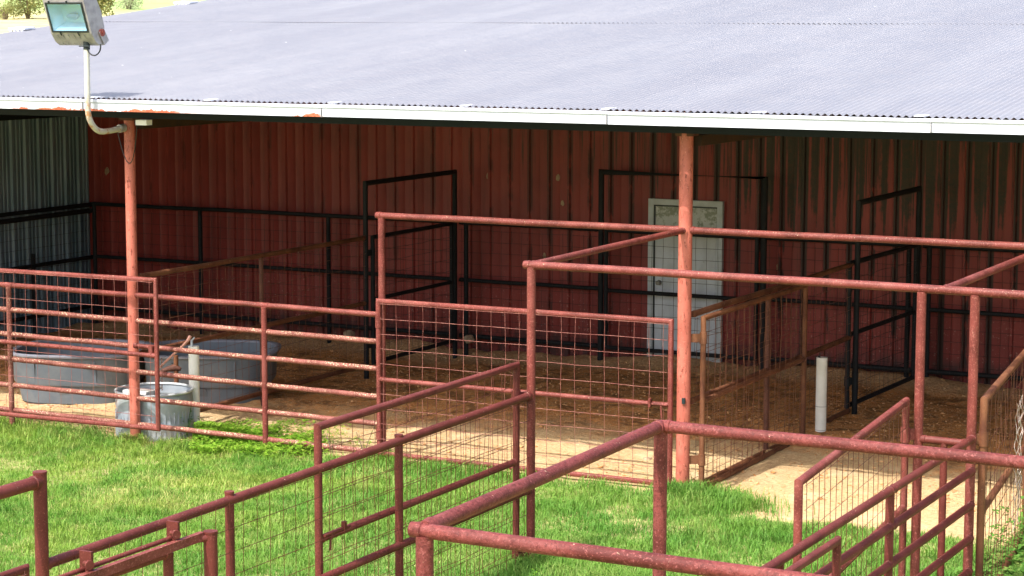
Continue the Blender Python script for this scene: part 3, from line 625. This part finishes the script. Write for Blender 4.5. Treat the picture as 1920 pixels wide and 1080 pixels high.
jb = thing('junction_box', (-14.08,18.6,3.37), 'small white junction box under the eave beside the left roof post', 'junction box')
MB().box((-14.00,18.50,3.375),(-13.86,18.60,3.43)).build('box', 'box_white', jb); MB().tube([(-14.03,18.53,3.40),(-13.99,18.53,3.41)], .014, 10).build('plug', 'black_cable', jb)
pts = []
for k in range(21):
    u = k/20; pts.append((-14.42+.38*u, 18.735-.15*u*(u), 3.29+.13*u-.50*(1-(2*u-1)**2)*.82+.02*u))
MB().tube(pts, .0052, 7).build('cable', 'black_cable', jb)

# ------------------------------------------------------------------ tanks, pipes
tk = thing('round_stock_tank', (-14.46,19.35,-.15), 'round galvanized stock tank with ribbed side and white rim under the left fence', 'stock tank')
R_ = .425; z0, z1 = -.2, .375; prof = [(.02,z0+.02),(R_-.02,z0+.02),(R_,z0+.03)]
for k in range(13): u = k/12; z = z0+.04+(z1-z0-.05)*u; prof.append((R_+(.012 if abs(z-.22) < .025 or abs(z-.0) < .02 else 0)+.004*math.sin(k*2), z))
prof += [(R_-.008,z1-.005),(R_-.008,z0+.3)]
m = MB(); m.lathe(prof, (-14.46,19.35,0), 56)
o = m.build('tank_wall', 'galv_tank', tk, 50)
tor = [(R_+.018*math.cos(2*math.pi*k/10), z1+.016*math.sin(2*math.pi*k/10)) for k in range(11)]
MB().lathe(tor, (-14.46,19.35,0), 56).build('rim', 'galv_rim', tk)
MB().lathe([(.001,.27),(R_-.01,.27)], (-14.46,19.35,0), 40).build('water', 'water', tk, smooth=False)
m = MB()
for k in range(48):
    a = 2*math.pi*k/48; c_, s_ = math.cos(a)*(R_+.003), math.sin(a)*(R_+.003); m.tube([(-14.46+c_,19.35+s_,-.12),(-14.46+c_,19.35+s_,.17)], .005, 5, False)
m.build('rib', 'galv_tank', tk)
m = MB(); m.box((-.05,-.004,-.03),(.05,.004,.03), Matrix.Rotation(math.radians(62),3,'Z'), (-14.46+.99*R_*.92,19.35-.38*R_*.9,.30)); m.build('handle', 'galv_rim', tk)
fv = thing('float_valve', (-14.5,19.3,.3), 'white float valve box hanging inside the round stock tank', 'float valve')
m = MB(); m.box((-14.72,19.12,.26),(-14.40,19.30,.385)); m.build('cover', 'box_white', fv); MB().tube([(-14.36,19.26,.27),(-14.36,19.26,.41),(-14.31,19.29,.425)], .018, 10).build('valve', 'lamp_dirty', fv)
def trough(c, rot, label):
    t = thing('oval_stock_tank', (c[0],c[1],-.13), label, 'stock tank', 'large plastic stock tanks'); sx, sy = .80, .69
    b = gz(*c)-.06; z = .475
    pr = [(.02,b),(.80,b),(.82,b+.03),(.86,b+.27),(.95,b+.285),(.965,b+.31),(.985,z-.09),(1.0,z-.06),(1.0,z-.02)]
    MB().lathe(pr, (c[0],c[1],0), 64, sx, sy, .62, rot).build('tank_wall', 'tank_plastic', t, 35)
    MB().lathe([(1.0,z-.03),(1.045,z-.02),(1.05,z),(1.0,z+.012),(.955,z),(.95,z-.03)], (c[0],c[1],0), 64, sx, sy, .62, rot).build('rim', 'tank_rim', t, 50)
    MB().lathe([(.95,z-.02),(.93,z-.3),(.86,b+.06),(.01,b+.06)], (c[0],c[1],0), 64, sx, sy, .62, rot).build('liner', 'tank_plastic', t, 40)
    # moulded ribs on the long side
    R3 = Matrix.Rotation(rot,3,'Z')
    q3 = lambda x, y, z_: tuple(R3@Vector((x,y,z_))+Vector((*c,0)))
    for x in (-.38,.38):
        MB().prism([q3(x-.012,-sy*.995,z-.07),q3(x+.012,-sy*.995,z-.07),q3(x+.012,-sy*.93,b+.30),q3(x-.012,-sy*.93,b+.30)], tuple(R3@Vector((0,.05,0)))).build('moulded_rib', 'tank_plastic', t)
    x = -.02; MB().prism([q3(x-.05,-sy*.94,b+.27),q3(x+.05,-sy*.94,b+.27),q3(x+.09,-sy*.80,b+.02),q3(x-.09,-sy*.80,b+.02)], tuple(R3@Vector((0,.10,0)))).build('moulded_rib', 'tank_plastic', t)
trough((-16.72,20.92), math.radians(20), 'left large grey plastic stock tank on the sand behind the lichen-spotted rails')
trough((-15.28,21.62), math.radians(26), 'right large blue-grey plastic stock tank reaching under the rusty pen fence')
wp = thing('white_standpipe', (-14.2,19.75,0), 'white plastic pipe upright beside the round galvanized tank, with a fitting on top', 'pipe', 'white plastic standpipes')
MB().tube([(-14.2,19.75,-.3),(-14.2,19.75,.83)], .060, 20).build('casing', 'white_pvc', wp); MB().tube([(-14.2,19.75,.80),(-14.2,19.75,.815)], .0625, 20).build('top_collar', 'white_pvc', wp)
m = MB().box((-14.235,19.74,.83),(-14.215,19.76,.90)); m.tube([(-14.225,19.75,.89),(-14.19,19.75,.93)], .010, 8); m.build('fitting', 'frame_white', wp)
wp = thing('white_standpipe', (-7.62,22.15,0), 'tall white plastic pipe upright beside the right pen fence', 'pipe', 'white plastic standpipes')
MB().tube([(-7.625,22.17,-.3),(-7.625,22.17,.85)], .060, 20).build('casing', 'white_pvc', wp)
m = MB(); 
for z in (.05,.31): m.tube([(-7.625,22.17,z),(-7.625,22.17,z+.006)], .0612, 20)
m.build('band', 'lamp_dirty', wp); MB().tube([(-7.65,22.15,.85),(-7.65,22.15,.875)], .015, 8).build('plug', 'black_cable', wp)
hy = thing('yard_hydrant', (-14.3,19.6,0), 'rusty yard hydrant with a long salmon-coloured lever between the tank and the white pipe', 'hydrant')
MB().tube([(-14.63,20.0,-.3),(-14.63,20.0,.66)], .027, 12).build('pipe', 'brown_pipe', hy)
MB().tube([(-14.80,19.90,.46),(-14.72,19.95,.50),(-14.64,20.0,.52),(-14.58,20.02,.50)], [.02,.03,.045,.02], 12).build('spout', 'rust_iron', hy)
MB().tube([(-14.28,19.22,.66),(-14.26,19.40,.755),(-14.24,19.55,.83),(-14.22,19.66,.90),(-14.21,19.70,.95)], [.012,.014,.015,.017,.021], 10).build('lever', 'lever', hy)

# ------------------------------------------------------------------ stones, clods, litter
def rock(c, s, label, name='rock', mat='stone'):
    m = MB(); pr = [(math.sin(math.pi*i/6)+.02, -math.cos(math.pi*i/6)) for i in range(7)]; m.lathe(pr, (0,0,0), 9)
    for v in m.v: k = random.uniform(.8,1.15); v.x *= s*k; v.y *= s*k*.9; v.z *= s*.65*k
    m.v = [v+Vector(c) for v in m.v]; o = m.build(name, mat, sharp=25); tag(o, label, 'rock'); return o
rock((-14.05,26.0,.10), .085, 'round tan rock in the litter at the foot of the red wall')
rock((-15.75,25.6,.10), .09, 'tan block behind the foot of the leftmost black hoop')
rock((-8.75,20.05,-.02), .07, 'pale stone on the sand under the right pen gate')
N_ = 9000; cx = rng.uniform(-20,-3.2,N_); cy = rng.uniform(19.0,26.2,N_); keep = (vn(cx,cy,.7,31) > .35) | (cy > 25.6); cx, cy = cx[keep], cy[keep]; k = len(cx)
s = rng.uniform(.006,.022,k)*np.where(rng.random(k) > .97, 1.9, 1); ico = np.array([(0,0,1),(.9,0,.3),(.28,.85,.3),(-.73,.53,.3),(-.73,-.53,.3),(.28,-.85,.3),(0,0,-.4)])
V = ico[None]*rng.uniform(.6,1.3,(k,7,1))*s[:,None,None]; V[...,2] *= .7; V += np.stack([cx,cy,gh(cx,cy)],-1)[:,None]
T = np.array([(0,1,2),(0,2,3),(0,3,4),(0,4,5),(0,5,1),(6,2,1),(6,3,2),(6,4,3),(6,5,4),(6,1,5)]); F = (T[None]+np.arange(k)[:,None,None]*7).reshape(-1,3)
n = N('clod'); n.col(n.mix(n.ramp(n.noise(9,4),.35,.65), (.46,.22,.085), (.66,.40,.19))).set(.95,0,.1); M['clod'] = n.m
tag(npmesh('dirt_clods', V.reshape(-1,3), F, 'clod'), 'brown clods and crumbs lying over the pen floor', 'dirt', kind='stuff')
N_ = 16000; cx = rng.uniform(-20,-3.2,N_); cy = rng.uniform(18.9,26.2,N_); a = rng.uniform(0,6.28,N_); L = rng.uniform(.015,.06,N_); wd = rng.uniform(.0015,.003,N_)
z = gh(cx,cy)+rng.uniform(.004,.016,N_); dx, dy = np.cos(a)*L/2, np.sin(a)*L/2; px, py = -np.sin(a)*wd, np.cos(a)*wd; tz = rng.uniform(-.008,.012,N_)
V = np.stack([np.stack([cx-dx-px,cy-dy-py,z],-1),np.stack([cx+dx-px,cy+dy-py,z+tz],-1),np.stack([cx+dx+px,cy+dy+py,z+tz],-1),np.stack([cx-dx+px,cy-dy+py,z],-1)],1)
n = N('straw'); at = n.t.nodes.new('ShaderNodeAttribute'); at.attribute_name = 'tint'; n.col(n.mix(at.outputs['Fac'], (.22,.12,.05), (.66,.50,.28))).set(.8,0,.2); M['straw'] = n.m
tag(npmesh('straw_litter', V.reshape(-1,3), np.arange(N_*4).reshape(-1,4), 'straw', np.repeat(rng.random(N_),4)), 'loose straw and chaff scattered over the pen floor', 'straw', kind='stuff')

# ------------------------------------------------------------------ grass
def blades(name, x, y, Lm, mat, label, wmul=1.):
    k = len(x); L = Lm*rng.uniform(.5,1.25,k); a = rng.uniform(0,6.283,k); lean = rng.uniform(.35,1.12,k)*L; w_ = rng.uniform(.0022,.0042,k)*wmul
    fa = a+rng.uniform(-.6,.6,k)+np.pi/2; px, py = np.cos(fa)*w_, np.sin(fa)*w_; z = gh(x,y)-.005; ux, uy = np.cos(a), np.sin(a)
    V = np.empty((k,5,3)); B = np.stack([x,y,z],-1); P2 = np.stack([px,py,0*px],-1)
    mid = B+np.stack([ux*lean*.32,uy*lean*.32,L*.62],-1); tip = B+np.stack([ux*lean,uy*lean,L*np.sqrt(np.clip(1-(lean/L/1.15)**2,.05,1))],-1)
    V[:,0] = B-P2; V[:,1] = B+P2; V[:,2] = mid+P2*.75; V[:,3] = mid-P2*.75; V[:,4] = tip
    base = np.arange(k)[:,None]*5; F = np.concatenate([base+[0,1,2],base+[0,2,3],base+[3,2,4]],0)
    pt = sm(vn(x,y,.9,41)*.6+vn(x,y,.3,42)*.4,.50,.78)
    ti = np.clip(rng.random(k)*.75+pt*.42+np.where(rng.random(k) > .93,.3,0)-.1,0,1)
    o = npmesh(name, V.reshape(-1,3), F, mat, np.repeat(ti,5)); return tag(o, label, 'grass', kind='stuff')
def grass_ok(x, y):
    edge = 18.72-.55*sm(x,-7.9,-6.8)+(vn(x,y,.8,51)-.5)*.7+(vn(x,y,.25,52)-.5)*.35
    edge = edge+.12*(x > -12.6)*(x < -11.3)
    d = sm(edge-y, -.12, .22); bare = sm(vn(x,y,.9,53)*.6+vn(x,y,.3,54)*.4, .60, .80)*.8*sm(y,11,13)
    return d*(1-bare*.8)
K = 600000; x = rng.uniform(-17.5,-2.6,K); y = rng.uniform(10.2,19.2,K)
# denser where the view looks on the ground
inview = (y > 11.2) & (x > -y*1.10-.5+ (y-18)*0) 
den = np.where(x*math.sin(-yaw)+y*math.cos(yaw) > 15.5, 1.0, .22); ok = (rng.random(K) < grass_ok(x,y)*den)
x, y = x[ok], y[ok]; L = .042+.050*vn(x,y,.7,61)+.04*sm(vn(x,y,.22,62),.6,.9); L = L+.05*np.exp(-((y-18.7)/.22)**2)
blades('grass', x, y, L, 'grass_blade', 'bright green grass covering the yard in front of the shed')
K2 = 26000; x2 = rng.uniform(-17.5,-2.6,K2); y2 = rng.uniform(13,18.9,K2); ok = rng.random(K2) < grass_ok(x2,y2)*sm(vn(x2,y2,.5,91),.45,.7); blades('seed_grass', x2[ok], y2[ok], np.full(ok.sum(),.15), 'grass_blade', 'scattered longer curling grass stems across the yard', 1.1)
# taller tufts at post feet and along the fence lines
cl = [(-14.35,18.78,.16),(-7.86,18.75,.22),(-7.5,18.65,.35),(-7.87,15.6,.22),(-7.88,13.5,.2),(-6.9,15.3,.4),(-7.6,14.5,.35),(-7.2,18.4,.4),(-13.7,18.75,.3),(-16.5,18.75,.6),(-12.63,18.8,.12),(-11.2,18.8,.15),(-15.3,18.7,.5)]
xs, ys = [], []
for cx0, cy0, r in cl:
    k = int(900*r/.25); xs.append(rng.normal(cx0,r*.55,k)); ys.append(rng.normal(cy0,r*.4,k))
x = np.concatenate(xs); y = np.concatenate(ys); blades('grass_tufts', x, y, np.full(len(x),.15), 'grass_blade', 'longer grass tufts at the feet of posts and gates')
def leaves(name, x, y, h, size, mat, label, cat='ground cover'):
    k = len(x); z = gh(x,y)+h; a = rng.uniform(0,6.28,k); V = []; F = []
    s = size*rng.uniform(.6,1.3,k); tl = rng.uniform(-.5,.5,(k,2)); c = np.stack([x,y,z],-1); b = 0; parts = []
    for q in range(3):
        aa = a+q*2.094; u = np.stack([np.cos(aa),np.sin(aa),tl[:,0]*np.cos(aa)+tl[:,1]*np.sin(aa)],-1)*s[:,None]; v = np.stack([-np.sin(aa),np.cos(aa),-tl[:,0]*np.sin(aa)+tl[:,1]*np.cos(aa)],-1)*s[:,None]
        parts.append(np.stack([c,c+u*.6+v*.42,c+u*1.1,c+u*.6-v*.42],1))
    V = np.concatenate(parts,0).reshape(-1,3); F = np.arange(len(V)).reshape(-1,4)
    o = npmesh(name, V, F, mat, np.tile(np.repeat(rng.random(k),4),3)); return tag(o, label, cat, kind='stuff')
k = 42000; x = rng.normal(-13.25,.62,k); y = 19.15+rng.normal(0,.38,k)-(x+13.25)*.12; ok = (vn(x,y,.25,71) > .18) & (y > 18.45) & (x > -13.62-(y-18.9)*.62) & (((x+13.15)/1.3)**2+((y-19.15)/.72)**2 < 1+1.2*(vn(x,y,.22,72)-.5)); x, y = x[ok], y[ok]
leaves('clover_patch', x, y, rng.uniform(.02,1,len(x))**.7*.21*(.25+vn(x,y,.22,73)), .017, 'clover_leaf', 'mound of bright leafy clover beside the round tank')
k = 2500; x = rng.uniform(-4.55,-3.6,k); y = rng.uniform(16.6,19.2,k); ok = vn(x,y,.3,81) > .35; leaves('broadleaf_weeds', x[ok], y[ok], rng.uniform(.02,.45,ok.sum())*vn(x[ok],y[ok],.35,82)*1.3, .045, 'weed_leaf', 'tall leafy weeds behind the mesh gate at the right edge')
def weed(x, y, h, k, label, mat='weed_leaf', dry=False):
    t = thing('weed', (x,y,gz(x,y)), label, 'weed'); z = gz(x,y); m = MB(); lv = MB()
    for s in range(k):
        a = random.uniform(0,6.28); l = h*random.uniform(.6,1); top = Vector((x+math.cos(a)*l*.3,y+math.sin(a)*l*.3,z+l)); m.tube([(x,y,z),(x+math.cos(a)*l*.1,y+math.sin(a)*l*.1,z+l*.5),top], .003, 5)
        for q in range(10):
            u = .25+.75*q/9; c = Vector((x,y,z)).lerp(top,u); b2 = random.uniform(0,6.28); d = Vector((math.cos(b2),math.sin(b2),random.uniform(-.1,.5)))*(.035 if not dry else .018); e = Vector((-math.sin(b2),math.cos(b2),0))*(.014 if not dry else .006)
            b = len(lv.v); lv.v += [c,c+d*.5+e,c+d,c+d*.5-e]; lv.f.append((b,b+1,b+2,b+3))
    m.build('stem', 'weed_leaf' if not dry else 'bark', t); lv.build('leaf', mat, t, smooth=False)
weed(-14.02,19.35,.34,5,'dark leafy weed climbing between the round tank and the white pipe')
weed(-11.35,18.72,.42,4,'thin dry weed by the foot of the tall gate post','clover_leaf',True)
weed(-11.75,18.74,.30,3,'small dry weed just left of the tall gate post','clover_leaf',True)
weed(-7.35,14.75,.22,4,'yellow-green broad weed in the grass below the thick pipe frame','clover_leaf')

# ------------------------------------------------------------------ distant shrubs
def shrub(px, d, hgt, wid, mat, label, name='juniper_tree', cat='tree', dens=1.):
    # px: horizontal angle as tangent offset from the view axis
    dirv = (fw+rt*px); dirv.z = 0; dirv.normalize(); x, y = dirv.x*d, dirv.y*d; z = gz(x,y)
    t = thing(name, (x,y,z), label, cat, 'shrubs beyond the shed'); m = MB(); k = int(2600*dens); pts = []
    lob = [(random.gauss(0,wid*.28),random.gauss(0,wid*.25),random.uniform(.12,.72)*hgt,random.uniform(.16,.30)*wid) for _ in range(22)]
    V = []; c = []
    for i in range(k):
        L = random.choice(lob); v = Vector((random.gauss(0,1),random.gauss(0,1),random.gauss(0,1))).normalized()*L[3]*random.uniform(.55,1.1); v.z *= .9
        p = Vector((x+L[0],y+L[1],z+L[2]))+v
        if p.z < z: continue
        s = random.uniform(.05,.12)*hgt/3*1.3; a = Vector((random.gauss(0,1),random.gauss(0,1),random.gauss(0,1)+.8)).normalized(); b = a.orthogonal().normalized()
        V += [p-b*s*.5, p+a*s*.6+a.cross(b)*s*.35, p+b*s*.5+a*s*.2, p-a*s*.5-a.cross(b)*s*.35]; c += [random.random()]*4
    V = np.array([tuple(q-t.location) for q in V]); o = npmesh('crown', V, np.arange(len(V)).reshape(-1,4), mat, c); o.parent = t
    for q in range(5):
        a = random.uniform(0,6.28); m.tube([(x,y,z-.3),(x+math.cos(a)*wid*.1,y+math.sin(a)*wid*.1,z+hgt*.3),(x+math.cos(a)*wid*.25,y+math.sin(a)*wid*.25,z+hgt*.6)], [.12,.08,.03], 6)
    m.build('trunk', 'bark', t)
def pxo(p): return (p-960)/4050.5
shrub(pxo(24), 196, 1.9, 2.1, 'juniper_leaf', 'small spiky juniper at the left edge, farthest left of the shrubs', dens=.5)
shrub(pxo(66), 198, 3.3, 3.6, 'juniper_leaf', 'broad olive juniper just left of the floodlight head')
shrub(pxo(186), 195, 4.0, 2.6, 'juniper_leaf', 'tall narrow juniper just right of the floodlight head')
shrub(pxo(252), 225, 2.6, 3.6, 'hazed_bush_leaf', 'pale rounded bush above the shed roof edge', 'bush', 'bush', dens=.8)

t = tag(MB().tube([(-7.79+.0*k, 12.22+.055*math.cos(math.pi*k/8), .60+.09*math.sin(math.pi*k/8)) for k in range(9)], .009, 8).build('hose_loop', 'lever'), 'small pale loop of hose hooked on the sloping mesh fence at the bottom edge', 'hose')
